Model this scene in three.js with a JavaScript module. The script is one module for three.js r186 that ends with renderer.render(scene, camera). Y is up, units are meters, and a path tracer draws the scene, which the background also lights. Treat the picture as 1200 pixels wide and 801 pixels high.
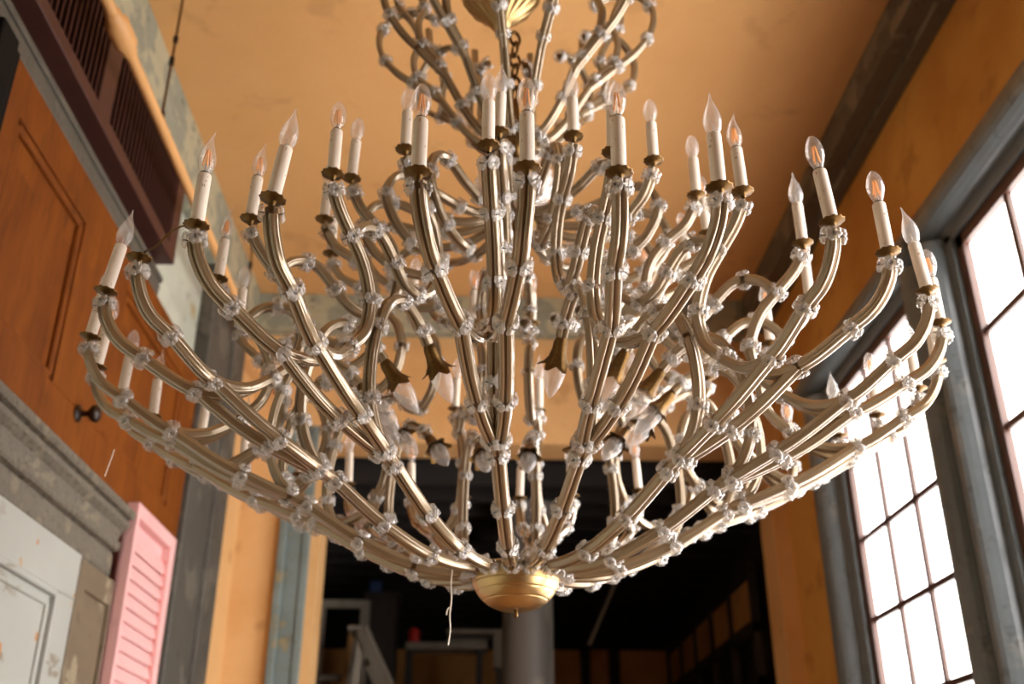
import * as THREE from 'three';
import { mergeGeometries } from 'three/addons/utils/BufferGeometryUtils.js';
import { RectAreaLightUniformsLib } from 'three/addons/lights/RectAreaLightUniformsLib.js';
import { RoundedBoxGeometry } from 'three/addons/geometries/RoundedBoxGeometry.js';

// ---------------------------------------------------------------- camera, sky, exposure
const scene = new THREE.Scene();
const EYE = 1.6, PSI = THREE.MathUtils.degToRad(1.9), PITCH = THREE.MathUtils.degToRad(25.78);
const camera = new THREE.PerspectiveCamera(2 * Math.atan(400.5 / 1220) * 180 / Math.PI, 1200 / 801, 0.05, 200);
camera.position.set(0, EYE, 0);
camera.rotation.order = 'YXZ';
camera.rotation.set(PITCH, -PSI, 0);
camera.focus = 1.93;
camera.userData.fStop = 2.8;
scene.add(camera);
scene.background = new THREE.Color().setRGB(1.0, 0.955, 0.93).multiplyScalar(6.5);   // bright overcast daylight
// daylight entering through the tall windows of the right wall: [near end, far end] of each opening
const WIN = [[4.11, 5.29], [2.49, 3.67], [0.87, 2.05]], WB = -1.05, WT = 2.28, WTH = 0.04, WALLX = 1.975;
RectAreaLightUniformsLib.init();
for (const [a, b] of WIN) {
  const l = new THREE.RectAreaLight(new THREE.Color().setRGB(1.0, 0.955, 0.93), 7, b - a, WT - WB);
  l.position.set(WALLX + 0.06, EYE + (WB + WT) / 2, -(a + b) / 2);
  l.lookAt(0, EYE + (WB + WT) / 2, -(a + b) / 2);
  l.name = 'window_daylight'; scene.add(l);
}
const renderer = new THREE.WebGLRenderer({ antialias: true });
renderer.toneMapping = THREE.LinearToneMapping;
renderer.toneMappingExposure = 0.95;
renderer.shadowMap.enabled = true;

// ---------------------------------------------------------------- helpers
let seed = 20240517;
const rnd = () => { seed = (seed * 1664525 + 1013904223) >>> 0; return seed / 4294967296; };
const rr = (a, b) => a + (b - a) * rnd();
const V3 = (x, y, z) => new THREE.Vector3(x, y, z);
const taken = new Map();
function numbered(n) { const c = taken.get(n) || 0; taken.set(n, c + 1); return c ? n + '_' + String(c).padStart(3, '0') : n; }
function fin(o) { o.castShadow = true; o.receiveShadow = true; return o; }
function mesh(name, geo, mat, parent) {
  const m = fin(new THREE.Mesh(geo, mat));
  m.name = parent && parent !== scene ? name : numbered(name);
  (parent || scene).add(m);
  return m;
}
function tag(o, label, category, group) { o.userData.label = label; o.userData.category = category; if (group) o.userData.group = group; return o; }
function struct(o, label, category) { o.userData.kind = 'structure'; if (label) o.userData.label = label; if (category) o.userData.category = category; return o; }
function thing(name, label, category, pos = [0, 0, 0], group) {
  const g = new THREE.Group(); g.name = numbered(name); g.position.set(...pos); scene.add(g); tag(g, label, category, group); return g;
}
function metreUV(g) {          // box-projected uv in metres
  g = g.index ? g.toNonIndexed() : g;
  const p = g.attributes.position, n = g.attributes.normal, uv = new Float32Array(p.count * 2);
  for (let i = 0; i < p.count; i += 3) {
    let nx = 0, ny = 0, nz = 0;
    for (let k = 0; k < 3; k++) { nx += Math.abs(n.getX(i + k)); ny += Math.abs(n.getY(i + k)); nz += Math.abs(n.getZ(i + k)); }
    for (let k = 0; k < 3; k++) {
      const j = i + k, x = p.getX(j), y = p.getY(j), z = p.getZ(j);
      if (nx >= ny && nx >= nz) { uv[2 * j] = z; uv[2 * j + 1] = y; } else if (ny >= nz) { uv[2 * j] = z; uv[2 * j + 1] = x; } else { uv[2 * j] = x; uv[2 * j + 1] = y; }
    }
  }
  g.setAttribute('uv', new THREE.BufferAttribute(uv, 2));
  return g;
}
// box by limits; h = height above the eye, d = distance into the room
function bx(x0, x1, h0, h1, d0, d1, round = 0) {
  const w = Math.abs(x1 - x0), h = Math.abs(h1 - h0), l = Math.abs(d1 - d0);
  const g = round ? new RoundedBoxGeometry(w, h, l, 2, Math.min(round, w / 2.1, h / 2.1, l / 2.1)) : new THREE.BoxGeometry(w, h, l);
  g.translate((x0 + x1) / 2, EYE + (h0 + h1) / 2, -(d0 + d1) / 2);
  return metreUV(g);
}
const merge = (list) => mergeGeometries(list.map((g) => { const q = g.index ? g.toNonIndexed() : g; return q; }));
// prism: polygon points [u,v] swept along a straight line; axis functions place it
function prism(pts, len) {
  const s = new THREE.Shape(pts.map((p) => new THREE.Vector2(p[0], p[1])));
  return new THREE.ExtrudeGeometry(s, { depth: len, bevelEnabled: false, curveSegments: 4 });
}
const M4 = () => new THREE.Matrix4();
function place(g, m) {           // apply a matrix; a mirroring one turns the faces back
  g = g.index ? g.toNonIndexed() : g; g.applyMatrix4(m);
  if (m.determinant() < 0) { const p = g.attributes.position.array; for (let i = 0; i < p.length; i += 9) for (let k = 0; k < 3; k++) { const t = p[i + 3 + k]; p[i + 3 + k] = p[i + 6 + k]; p[i + 6 + k] = t; } }
  g.computeVertexNormals();
  return g;
}

// ---------------------------------------------------------------- textures
function hash2(x, y, s) { let h = Math.imul(x, 374761393) ^ Math.imul(y, 668265263) ^ Math.imul(s, 1442695041); h = Math.imul(h ^ (h >>> 13), 1274126177); return ((h ^ (h >>> 16)) >>> 0) / 4294967296; }
function vnoise(x, y, per, s) {
  const xi = Math.floor(x), yi = Math.floor(y), fx = x - xi, fy = y - yi, w = (t) => t * t * (3 - 2 * t);
  const m = (a) => ((a % per) + per) % per;
  const a = hash2(m(xi), m(yi), s), b = hash2(m(xi + 1), m(yi), s), c = hash2(m(xi), m(yi + 1), s), d = hash2(m(xi + 1), m(yi + 1), s);
  const u = w(fx), v = w(fy);
  return a + (b - a) * u + (c - a) * v + (a - b - c + d) * u * v;
}
function fbm(x, y, per, oct, s) { let v = 0, a = 0.5, t = 0; for (let i = 0; i < oct; i++) { v += a * vnoise(x * (1 << i), y * (1 << i), per << i, s + i); t += a; a *= 0.55; } return v / t; }
const lerp = (a, b, t) => a + (b - a) * t, sat = (t) => Math.min(1, Math.max(0, t));
const mix3 = (a, b, t) => [lerp(a[0], b[0], t), lerp(a[1], b[1], t), lerp(a[2], b[2], t)];
function tex(n, size, fn, srgb = true) {       // fn(u,v) -> [r,g,b] 0..255 sRGB ; size = metres covered
  const data = new Uint8Array(n * n * 4);
  for (let y = 0; y < n; y++) for (let x = 0; x < n; x++) { const c = fn(x / n, y / n), i = (y * n + x) * 4; data[i] = c[0]; data[i + 1] = c[1]; data[i + 2] = c[2]; data[i + 3] = 255; }
  const t = new THREE.DataTexture(data, n, n);
  t.wrapS = t.wrapT = THREE.RepeatWrapping; t.magFilter = THREE.LinearFilter; t.minFilter = THREE.LinearMipmapLinearFilter; t.generateMipmaps = true;
  t.repeat.set(1 / size[0], 1 / size[1]);
  if (srgb) t.colorSpace = THREE.SRGBColorSpace;
  t.needsUpdate = true;
  return t;
}
const std = (o) => new THREE.MeshStandardMaterial(o), phy = (o) => new THREE.MeshPhysicalMaterial(o);
// plaster with cloudy patches and small scuffs
const plaster = (base, alt, s, amt = 1, n = 512, size = 2.6) => tex(n, [size, size], (u, v) => {
  const a = fbm(u * 4, v * 4, 4, 5, s), b = fbm(u * 14, v * 14, 14, 4, s + 9);
  let c = mix3(base, alt, sat((a - 0.42) * 2.6 * amt));
  const k = sat((b - 0.66) * 7) * 0.35 * amt;
  return mix3(c, alt.map((q) => q * 0.8), k);
});
// peeled, weathered paint on wood: paint colour, bare colour, speckle amounts
const peeled = (paint, bare, dark, s, thr = 0.6, size = 1.6, streak = 1) => tex(512, [size, size], (u, v) => {
  const a = fbm(u * 6 * streak, v * 6, 6 * streak, 5, s), b = fbm(u * 20, v * 20, 20, 4, s + 5), g = fbm(u * 3, v * 40, 40, 3, s + 3);
  let c = mix3(paint, paint.map((q) => q * 0.86), sat(a * 1.4 - 0.2));
  c = mix3(c, bare, sat((a - thr) * 12) * 0.85);
  c = mix3(c, dark, sat((b - 0.69) * 12) * 0.55);
  return mix3(c, dark, sat(g - 0.55) * 0.4);
});
const wood = (a, b, dark, s, size = [0.5, 2.2]) => tex(512, size, (u, v) => {     // grain along v
  const w = fbm(u * 3, v * 3, 3, 4, s), g = fbm(u * 22 + w * 3, v * 2, 64, 4, s + 2), f = fbm(u * 64, v * 6, 64, 3, s + 7);
  let c = mix3(a, b, sat(g * 1.5 - 0.25));
  c = mix3(c, dark, sat((w - 0.55) * 2.2) * 0.6);
  return mix3(c, dark, sat(f - 0.55) * 0.8);
});
const bumpT = (s, size, k = 24) => tex(256, [size, size], (u, v) => { const q = fbm(u * k, v * k, k, 4, s) * 255; return [q, q, q]; }, false);

// ---------------------------------------------------------------- materials
const MAT = {
  ceiling: std({ map: plaster([209, 160, 101], [202, 150, 90], 11, 0.8), roughness: 0.85, bumpMap: bumpT(3, 1.2), bumpScale: 0.002 }),
  plaster: std({ map: plaster([216, 172, 116], [206, 154, 92], 23, 1.1), roughness: 0.8, bumpMap: bumpT(5, 1.0), bumpScale: 0.003 }),
  plasterR: std({ map: plaster([202, 152, 74], [180, 124, 52], 31, 1.2), roughness: 0.8, bumpMap: bumpT(5, 1.0), bumpScale: 0.003 }),
  pale: std({ map: peeled([186, 190, 174], [160, 140, 100], [110, 110, 92], 41, 0.66, 1.3), roughness: 0.7 }),
  beamL: std({ map: peeled([150, 152, 134], [178, 170, 140], [84, 84, 70], 43, 0.52, 1.1), roughness: 0.75, bumpMap: bumpT(6, 0.5), bumpScale: 0.006 }),
  beamR: std({ map: peeled([104, 94, 78], [134, 122, 102], [60, 52, 42], 47, 0.58, 1.2), roughness: 0.7, bumpMap: bumpT(8, 0.6), bumpScale: 0.006 }),
  shutter: std({ map: wood([72, 38, 30], [60, 31, 24], [42, 21, 17], 51), roughness: 0.5 }),
  strip: std({ map: peeled([84, 79, 68], [100, 93, 77], [50, 45, 37], 53, 0.6, 0.9), roughness: 0.7, bumpMap: bumpT(8, 0.4), bumpScale: 0.005 }),
  orangeWood: phy({ map: wood([122, 66, 14], [98, 48, 8], [46, 21, 5], 57, [1.1, 0.9]), roughness: 0.6, specularIntensity: 0.35 }),
  ledge: std({ map: peeled([106, 98, 84], [122, 112, 92], [52, 46, 38], 61, 0.6, 0.5), roughness: 0.7, bumpMap: bumpT(9, 0.35), bumpScale: 0.008 }),
  whiteDoor: std({ map: tex(512, [1.5, 1.5], (u, v) => {
    const a = fbm(u * 5, v * 5, 5, 4, 71), b = fbm(u * 12, v * 30, 30, 4, 73), c = fbm(u * 16, v * 16, 16, 4, 79);
    let q = mix3([163, 164, 157], [149, 150, 142], a);
    q = mix3(q, [118, 108, 92], sat((b - 0.7) * 14) * sat((a - 0.45) * 6) * 0.8);
    return mix3(q, [164, 104, 44], sat((c - 0.735) * 18) * 0.9);
  }), roughness: 0.55 }),
  brownFrame: std({ map: peeled([112, 96, 74], [142, 130, 106], [78, 64, 48], 83, 0.7, 1.1), roughness: 0.65 }),
  pink: std({ map: plaster([222, 172, 169], [216, 162, 160], 87, 0.8, 256), roughness: 0.55 }),
  pinkRod: std({ color: '#d77f78', roughness: 0.6 }),
  post: std({ map: peeled([78, 74, 66], [98, 93, 82], [48, 45, 39], 89, 0.58, 1.4), roughness: 0.65, bumpMap: bumpT(4, 0.7), bumpScale: 0.004 }),
  blueTrim: std({ map: peeled([120, 134, 132], [142, 128, 92], [96, 88, 66], 91, 0.62, 0.8), roughness: 0.55 }),
  pipe: std({ color: '#d8a468', roughness: 0.5 }),
  darkMetal: std({ color: '#2c2118', roughness: 0.5, metalness: 0.6 }),
  knob: std({ color: '#2a1a12', roughness: 0.35, metalness: 0.3 }),
  casing: std({ map: peeled([114, 124, 128], [126, 130, 128], [74, 80, 80], 97, 0.66, 1.0), roughness: 0.3 }),
  sash: std({ map: wood([92, 62, 50], [76, 50, 41], [52, 34, 28], 101), roughness: 0.45 }),
  pane: phy({ color: 0xffffff, transmission: 1, thickness: 0, roughness: 0.0, ior: 1.45 }),
  floor: std({ map: wood([150, 112, 74], [128, 92, 58], [80, 56, 36], 103, [0.8, 3]), roughness: 0.4 }),
  blackWood: phy({ color: '#0c0907', roughness: 0.8, specularIntensity: 0.3 }),
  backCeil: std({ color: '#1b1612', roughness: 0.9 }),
  backWall: std({ map: plaster([212, 158, 88], [190, 134, 70], 107, 1), roughness: 0.85 }),
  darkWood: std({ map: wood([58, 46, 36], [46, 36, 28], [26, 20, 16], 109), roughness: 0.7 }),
  column: std({ map: peeled([98, 94, 88], [114, 109, 100], [64, 60, 55], 113, 0.62, 1.2), roughness: 0.55 }),
  greyWood: std({ map: wood([150, 140, 124], [130, 120, 104], [96, 86, 72], 127), roughness: 0.7 }),
  tanWood: std({ map: wood([190, 140, 82], [164, 116, 62], [116, 80, 42], 131), roughness: 0.6 }),
  red: std({ color: '#c8281c', roughness: 0.5 }),
  blue: std({ color: '#24406e', roughness: 0.5 }),
  // chandelier
  sleeve: phy({ color: new THREE.Color().setRGB(0.335, 0.245, 0.145), roughness: 0.2, metalness: 0.45, clearcoat: 1, clearcoatRoughness: 0.06 }),
  core: std({ color: new THREE.Color().setRGB(0.10, 0.055, 0.02), roughness: 0.4, metalness: 0.6 }),
  brass: std({ color: new THREE.Color().setRGB(0.56, 0.38, 0.17), roughness: 0.34, metalness: 1 }),
  oldBrass: std({ map: peeled([128, 96, 52], [96, 72, 40], [54, 40, 24], 137, 0.5, 0.12), roughness: 0.38, metalness: 0.9 }),
  candle: std({ map: tex(128, [0.1, 0.1], (u, v) => { const a = fbm(u * 5, v * 5, 5, 4, 141), b = fbm(u * 26, v * 26, 26, 2, 143); return mix3(mix3([242, 230, 214], [234, 219, 200], a), [150, 112, 74], sat((b - 0.8) * 9)); }), roughness: 0.6 }),
  bulb: phy({ color: new THREE.Color().setRGB(0.97, 0.94, 0.91), transmission: 0.84, thickness: 0, roughness: 0.05, ior: 1.5 }),
  bulbHaze: phy({ color: new THREE.Color().setRGB(0.95, 0.92, 0.89), transmission: 0.82, thickness: 0, roughness: 0.2, ior: 1.5 }),
  filament: std({ color: '#ffb25c', roughness: 0.6 }),
  collar: std({ color: '#6d665e', roughness: 0.4, metalness: 0.7 }),
  stem: phy({ color: 0xf4efe8, roughness: 0.15, transmission: 0.6, thickness: 0 }),
  glass: phy({ color: new THREE.Color().setRGB(0.93, 0.91, 0.88), transmission: 0.76, thickness: 0, roughness: 0.1, ior: 1.52 }),
  pin: std({ color: '#1d140d', roughness: 0.5, metalness: 0.4 }),
};

// ================================================================= THE ROOM
const CH = 3.4, XL = -1.56, XR = WALLX, DB = 6.41, D0 = -3.2, FL = -EYE;
struct(mesh('floor', bx(XL - 2, XR + 2, FL - 0.2, FL, D0 - 0.3, 13), MAT.floor), 'brown board floor of the hall', 'floor');
struct(mesh('ceiling', bx(XL - 0.3, XR + 0.3, CH, CH + 0.25, D0 - 0.3, DB + 0.3), MAT.ceiling), 'tan orange plaster ceiling over the chandelier', 'ceiling');
struct(mesh('wall_left', bx(XL - 0.25, XL, FL, CH, D0 - 0.3, DB), MAT.pale), 'pale grey green plaster wall behind the shutters', 'wall');
struct(mesh('wall_front', bx(XL - 0.3, XR + 0.3, FL, CH, D0 - 0.3, D0), MAT.plaster), 'orange plaster wall behind the viewer', 'wall');
// back wall with the wide opening
const OX0 = -0.985, OX1 = 1.875, OH = 2.36;
struct(mesh('wall_back', merge([
  bx(XL, OX0, FL, CH, DB, DB + 0.3), bx(OX1, XR, FL, CH, DB, DB + 0.3), bx(OX0, OX1, OH, CH, DB, DB + 0.3)]), MAT.plaster), 'orange plaster wall above the dark opening', 'wall');
struct(mesh('trim_1', bx(XL, XR - 0.17, 3.12, CH, DB - 0.09, DB, 0.006), MAT.beamL), 'grey green beam across the back wall under the ceiling', 'beam');
struct(mesh('trim_2', merge([bx(1.80, XR, 3.22, CH, D0, DB, 0.006), bx(1.90, XR, 3.19, 3.225, D0, DB, 0.006)]), MAT.beamR), 'dark brown grey beam above the window wall', 'beam');
struct(mesh('trim_3', merge([bx(XL, -1.507, 3.0, CH, D0, DB, 0.006), bx(XL, -1.495, 2.96, 3.03, D0, DB, 0.01)]), MAT.beamL), 'peeling grey green beam along the top of the left wall', 'beam');
// painted jamb strips at the left of the opening
struct(mesh('trim_4', merge([bx(-1.235, -1.185, FL, OH + 0.1, DB - 0.05, DB, 0.01), bx(-1.09, -1.04, FL, OH + 0.1, DB - 0.03, DB, 0.01), bx(-1.185, -1.09, FL, OH + 0.1, DB - 0.02, DB, 0.006)]), MAT.blueTrim), 'faded blue grey wooden jamb strip beside the dark opening', 'trim');
// dark post on the left wall
{
  const p = mesh('post', merge([bx(XL, -1.475, FL, 2.96, 5.16, 5.97, 0.012), bx(XL, -1.455, FL, 2.96, 5.62, 5.90, 0.012)]), MAT.post);
  p.name = 'trim_5'; struct(p, 'dark weathered grey post beside the pink shutter', 'post');
}
mesh('plaster_return', bx(XL, -1.50, FL, 2.96, 5.97, DB), MAT.plaster);
struct(scene.getObjectByName('plaster_return'), 'orange plaster return beside the dark post', 'wall').name = 'wall_left_return';

// right wall with window openings (repeat every 1.62 m)
{
  const parts = [bx(XR, XR + WTH, WT, CH, D0 - 0.3, DB + 0.3), bx(XR, XR + WTH, FL, WB, D0 - 0.3, DB + 0.3)];
  let prev = DB + 0.3;
  for (const [a, b] of WIN) { parts.push(bx(XR, XR + WTH, WB, WT, b, prev)); prev = a; }
  parts.push(bx(XR, XR + WTH, WB, WT, D0 - 0.3, prev));
  struct(mesh('wall_right', merge(parts), MAT.plasterR), 'orange ochre plaster wall around the tall windows', 'wall');
}
// windows: casing, sash, muntins, panes
function casingProfile(w) {     // u across 0..w, v out of the wall
  const pts = [[0, 0], [0, 0.035], [0.03, 0.05], [0.06, 0.05], [0.07, 0.028]];
  const c = w * 0.52, r = w * 0.26;
  for (let i = 0; i <= 10; i++) { const a = Math.PI - Math.PI * i / 10; pts.push([c + r * Math.cos(a), 0.028 + 0.085 * Math.sin(a)]); }
  pts.push([w - 0.06, 0.028], [w - 0.055, 0.02], [w, 0.02], [w, 0]);
  return pts;
}
let winNo = 0;
for (const [d0, d1] of WIN) {
  const w = new THREE.Group(); w.name = 'window_' + (++winNo); scene.add(w);
  w.position.set(XR, EYE + WB, -(d0 + d1) / 2);
  const L = ['tall paned window farthest from the camera, seen through the chandelier arms', 'nearer tall paned window cut by the right edge of the picture', 'tall paned window beside the viewer'][winNo - 1];
  struct(w, L, 'window');
  const put = (name, g, mat) => { g.translate(-w.position.x, -w.position.y, -w.position.z); return mesh(name, g, mat, w); };
  const far = winNo === 1;
  // side casings; profile u runs away from the glass
  const cw = far ? 0.44 : 0.24, nw = 0.24;
  const side = (dGlass, wd, dir) => {
    const g = prism(casingProfile(wd).map(([u, v]) => [(wd - u), v]), WT - WB + 0.03);
    // local x=u (away from glass), y=v (towards room), z = length -> height
    const m = M4().set(0, -1, 0, XR, 0, 0, 1, EYE + WB, -dir, 0, 0, -dGlass, 0, 0, 0, 1);
    return metreUV(place(g, m));
  };
  put('casing', side(d1, cw, 1), MAT.casing);
  put('casing', side(d0, nw, -1), MAT.casing);
  {
    const a = d0 - nw, b = d1 + cw;
    const g = prism(casingProfile(0.27).map(([u, v]) => [u, v]), b - a);
    // u -> down from top, v -> room, z -> along -z
    put('head_casing', metreUV(place(g, M4().set(0, -1, 0, XR, -1, 0, 0, EYE + WT + 0.27, 0, 0, -1, -a, 0, 0, 0, 1))), MAT.casing);
  }
  put('sill', bx(XR - 0.12, XR + 0.1, WB - 0.05, WB, d0 - 0.2, d1 + 0.2, 0.01), MAT.casing);
  const S = 0.055;
  put('sash_frame', merge([bx(XR, XR + 0.03, WT - S, WT, d0, d1), bx(XR, XR + 0.03, WB, WB + S, d0, d1), bx(XR, XR + 0.03, WB, WT, d0, d0 + S), bx(XR, XR + 0.03, WB, WT, d1 - S, d1)]), MAT.sash);
  const g0 = d0 + S, g1 = d1 - S, cols = [g0, g0 + (g1 - g0) / 3, g0 + 2 * (g1 - g0) / 3, g1];
  const rows = [WB + S]; for (let h = -0.605; h < 2.1; h += 0.405) rows.push(h); rows.push(WT - S);
  for (let i = 1; i < 3; i++) put('mullion', bx(XR + 0.008, XR + 0.026, WB + S, WT - S, cols[i] - 0.015, cols[i] + 0.015), MAT.sash);
  for (let j = 1; j < rows.length - 1; j++) put('muntin', bx(XR + 0.01, XR + 0.025, rows[j] - 0.0145, rows[j] + 0.0145, g0, g1), MAT.sash);
  for (let i = 0; i < 3; i++) for (let j = 0; j < rows.length - 1; j++) {
    const g = new THREE.PlaneGeometry(cols[i + 1] - cols[i] - 0.015, rows[j + 1] - rows[j] - 0.015);
    g.rotateY(-Math.PI / 2); g.translate(XR + 0.02, EYE + (rows[j] + rows[j + 1]) / 2, -(cols[i] + cols[i + 1]) / 2);
    put('pane', g, MAT.pane);
  }
}

// ================================================================= LEFT WALL
const WX = -1.507;      // face plane of the things on the left wall
{ // louvred shutter with upright louvres
  const t = thing('louvred_shutter', 'long dark maroon louvred shutter laid sideways under the grey green beam', 'shutter', [XL, EYE + 2.46, -3.2]);
  const put = (n, g, m) => { g.translate(-t.position.x, -t.position.y, -t.position.z); return mesh(n, g, m, t); };
  const y0 = 2.47, y1 = 2.955, dA = 0.9, dB = 4.33;
  put('bottom_rail', bx(XL, WX + 0.05, y0, y0 + 0.065, dA, dB, 0.006), MAT.shutter);
  put('top_rail', bx(XL, WX + 0.05, y1 - 0.05, y1, dA, dB, 0.006), MAT.shutter);
  const stiles = [[dA, dA + 0.08], [2.12, 2.25], [3.2, 3.33], [4.22, dB]];
  for (const [a, b] of stiles) put('stile', bx(XL, WX + 0.048, y0 + 0.06, y1 - 0.045, a, b, 0.006), MAT.shutter);
  put('back_board', bx(XL, XL + 0.008, y0 + 0.06, y1 - 0.045, dA, dB), MAT.shutter);
  const lg = metreUV(new RoundedBoxGeometry(0.036, y1 - y0 - 0.1, 0.008, 1, 0.003));
  for (let s = 0; s < 3; s++) {
    const a = stiles[s][1], b = stiles[s + 1][0], n = Math.round((b - a) / 0.042);
    for (let i = 0; i < n; i++) {
      const l = mesh('louvre', lg, MAT.shutter, t);
      l.position.set(WX + 0.026 - XL, (y0 + y1) / 2 + 0.005 - 2.46, -(a + (b - a) * (i + 0.5) / n) + 3.2);
      l.rotation.y = -0.45;
    }
  }
}
struct(mesh('trim_6', merge([bx(XL, WX, 2.30, 2.395, 0.5, 4.33, 0.008), bx(XL, WX + 0.012, 2.37, 2.40, 0.5, 4.33, 0.008)]), MAT.strip), 'worn grey wooden strip above the orange panelled door', 'trim');
struct(mesh('trim_10', bx(XL, XL + 0.012, 2.40, 2.47, 0.5, 4.33), MAT.shutter), 'narrow maroon board between the grey strip and the shutter', 'trim');
{ // orange panelled door laid along the wall
  const t = thing('panelled_door', 'varnished orange wooden panelled door lying along the left wall', 'door', [XL, EYE + 1.30, -3.9]);
  const put = (n, g, m) => { g.translate(-t.position.x, -t.position.y, -t.position.z); return mesh(n, g, m, t); };
  const y0 = 1.30, y1 = 2.30, a = 2.68, b = 5.16;
  put('rail', bx(XL, WX, y1 - 0.17, y1, a, b, 0.004), MAT.orangeWood);
  put('rail', bx(XL, WX, y0, y0 + 0.17, a, b, 0.004), MAT.orangeWood);
  const cells = [[a + 0.1, 3.42], [3.95, 4.92]];
  put('stile', bx(XL, WX, y0 + 0.17, y1 - 0.17, a, a + 0.1, 0.003), MAT.orangeWood);
  put('stile', bx(XL, WX, y0 + 0.17, y1 - 0.17, 3.42, 3.95, 0.003), MAT.orangeWood);
  put('stile', bx(XL, WX, y0 + 0.17, y1 - 0.17, 4.92, b, 0.003), MAT.orangeWood);
  for (const [c, d] of cells) {
    put('panel', bx(XL, WX - 0.022, y0 + 0.17, y1 - 0.17, c, d), MAT.orangeWood);
    const m = 0.035, q = WX - 0.004;
    put('moulding', merge([bx(XL, q, y0 + 0.17, y0 + 0.17 + m, c, d, 0.012), bx(XL, q, y1 - 0.17 - m, y1 - 0.17, c, d, 0.012), bx(XL, q, y0 + 0.17, y1 - 0.17, c, c + m, 0.012), bx(XL, q, y0 + 0.17, y1 - 0.17, d - m, d, 0.012)]), MAT.orangeWood);
  }
  const k = new THREE.LatheGeometry([[0.0, 0], [0.032, 0], [0.034, 0.006], [0.012, 0.012], [0.011, 0.04], [0.026, 0.05], [0.034, 0.062], [0.033, 0.074], [0.022, 0.084], [0, 0.087]].map((p) => new THREE.Vector2(...p)), 24);
  k.rotateZ(-Math.PI / 2); k.translate(WX, EYE + 1.455, -3.68);
  put('knob', k, MAT.knob).userData.label = 'dark round door knob';
}
struct(mesh('trim_7', merge([bx(XL, WX + 0.01, 1.3, 2.3, 2.3, 2.68, 0.01), bx(XL, WX + 0.03, 1.3, 2.3, 2.5, 2.62, 0.01)]), MAT.blackWood), 'nearly black upright beside the orange panelled door', 'trim');
{ // moulded cornice below the orange door
  const prof = [[0, 1.0], [0.06, 1.0], [0.068, 1.01], [0.068, 1.085], [0.06, 1.09], [0.06, 1.1], [0.085, 1.105], [0.092, 1.115], [0.092, 1.14], [0.08, 1.148], [0.08, 1.158], [0.092, 1.185], [0.112, 1.2], [0.118, 1.205], [0.118, 1.222], [0.106, 1.228], [0.106, 1.236], [0.13, 1.24], [0.138, 1.25], [0.136, 1.27], [0.126, 1.278], [0.02, 1.282], [0, 1.282]];
  const g = prism(prof.map(([u, h]) => [u, h]), 3.75);
  const c = mesh('cornice', metreUV(place(g, M4().set(1, 0, 0, XL - 0.03, 0, 1, 0, EYE, 0, 0, -1, -0.6, 0, 0, 0, 1))), MAT.ledge);
  c.name = 'trim_8'; struct(c, 'moulded weathered grey cornice above the white door', 'cornice');
}
{ // white door with panel
  const t = thing('white_door', 'off-white panelled door with chipped paint under the grey cornice', 'door', [XL, EYE - 1.5, -3.2]);
  const put = (n, g, m) => { g.translate(-t.position.x, -t.position.y, -t.position.z); return mesh(n, g, m, t); };
  put('slab', bx(XL, WX - 0.018, FL + 0.02, 0.995, 2.4, 3.98), MAT.whiteDoor);
  put('frame', merge([bx(XL, WX, 0.82, 0.995, 2.4, 3.98, 0.004), bx(XL, WX, FL + 0.02, 0.83, 3.81, 3.98, 0.004), bx(XL, WX, FL + 0.02, 0.83, 2.4, 2.57, 0.004), bx(XL, WX, FL + 0.02, FL + 0.3, 2.4, 3.98, 0.004)]), MAT.whiteDoor);
  put('moulding', merge([bx(XL, WX + 0.006, 0.80, 0.826, 2.57, 3.82, 0.008), bx(XL, WX + 0.006, FL + 0.3, 0.826, 3.795, 3.82, 0.008), bx(XL, WX - 0.006, 0.76, 0.785, 2.57, 3.78, 0.008), bx(XL, WX - 0.006, FL + 0.3, 0.785, 3.755, 3.78, 0.008)]), MAT.whiteDoor);
}
{ // brown frame beside it
  const t = thing('brown_door_frame', 'dull brown panelled door frame between white door and pink shutter', 'door frame', [XL, FL + EYE, -4.2]);
  const put = (n, g, m) => { g.translate(-t.position.x, -t.position.y, -t.position.z); return mesh(n, g, m, t); };
  put('board', bx(XL, WX - 0.012, FL, 0.985, 3.985, 4.45), MAT.brownFrame);
  put('frame', merge([bx(XL, WX + 0.004, 0.88, 0.985, 3.985, 4.45, 0.006), bx(XL, WX + 0.004, FL, 0.89, 3.985, 4.06, 0.006), bx(XL, WX + 0.004, FL, 0.89, 4.36, 4.45, 0.006)]), MAT.brownFrame);
}
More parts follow.
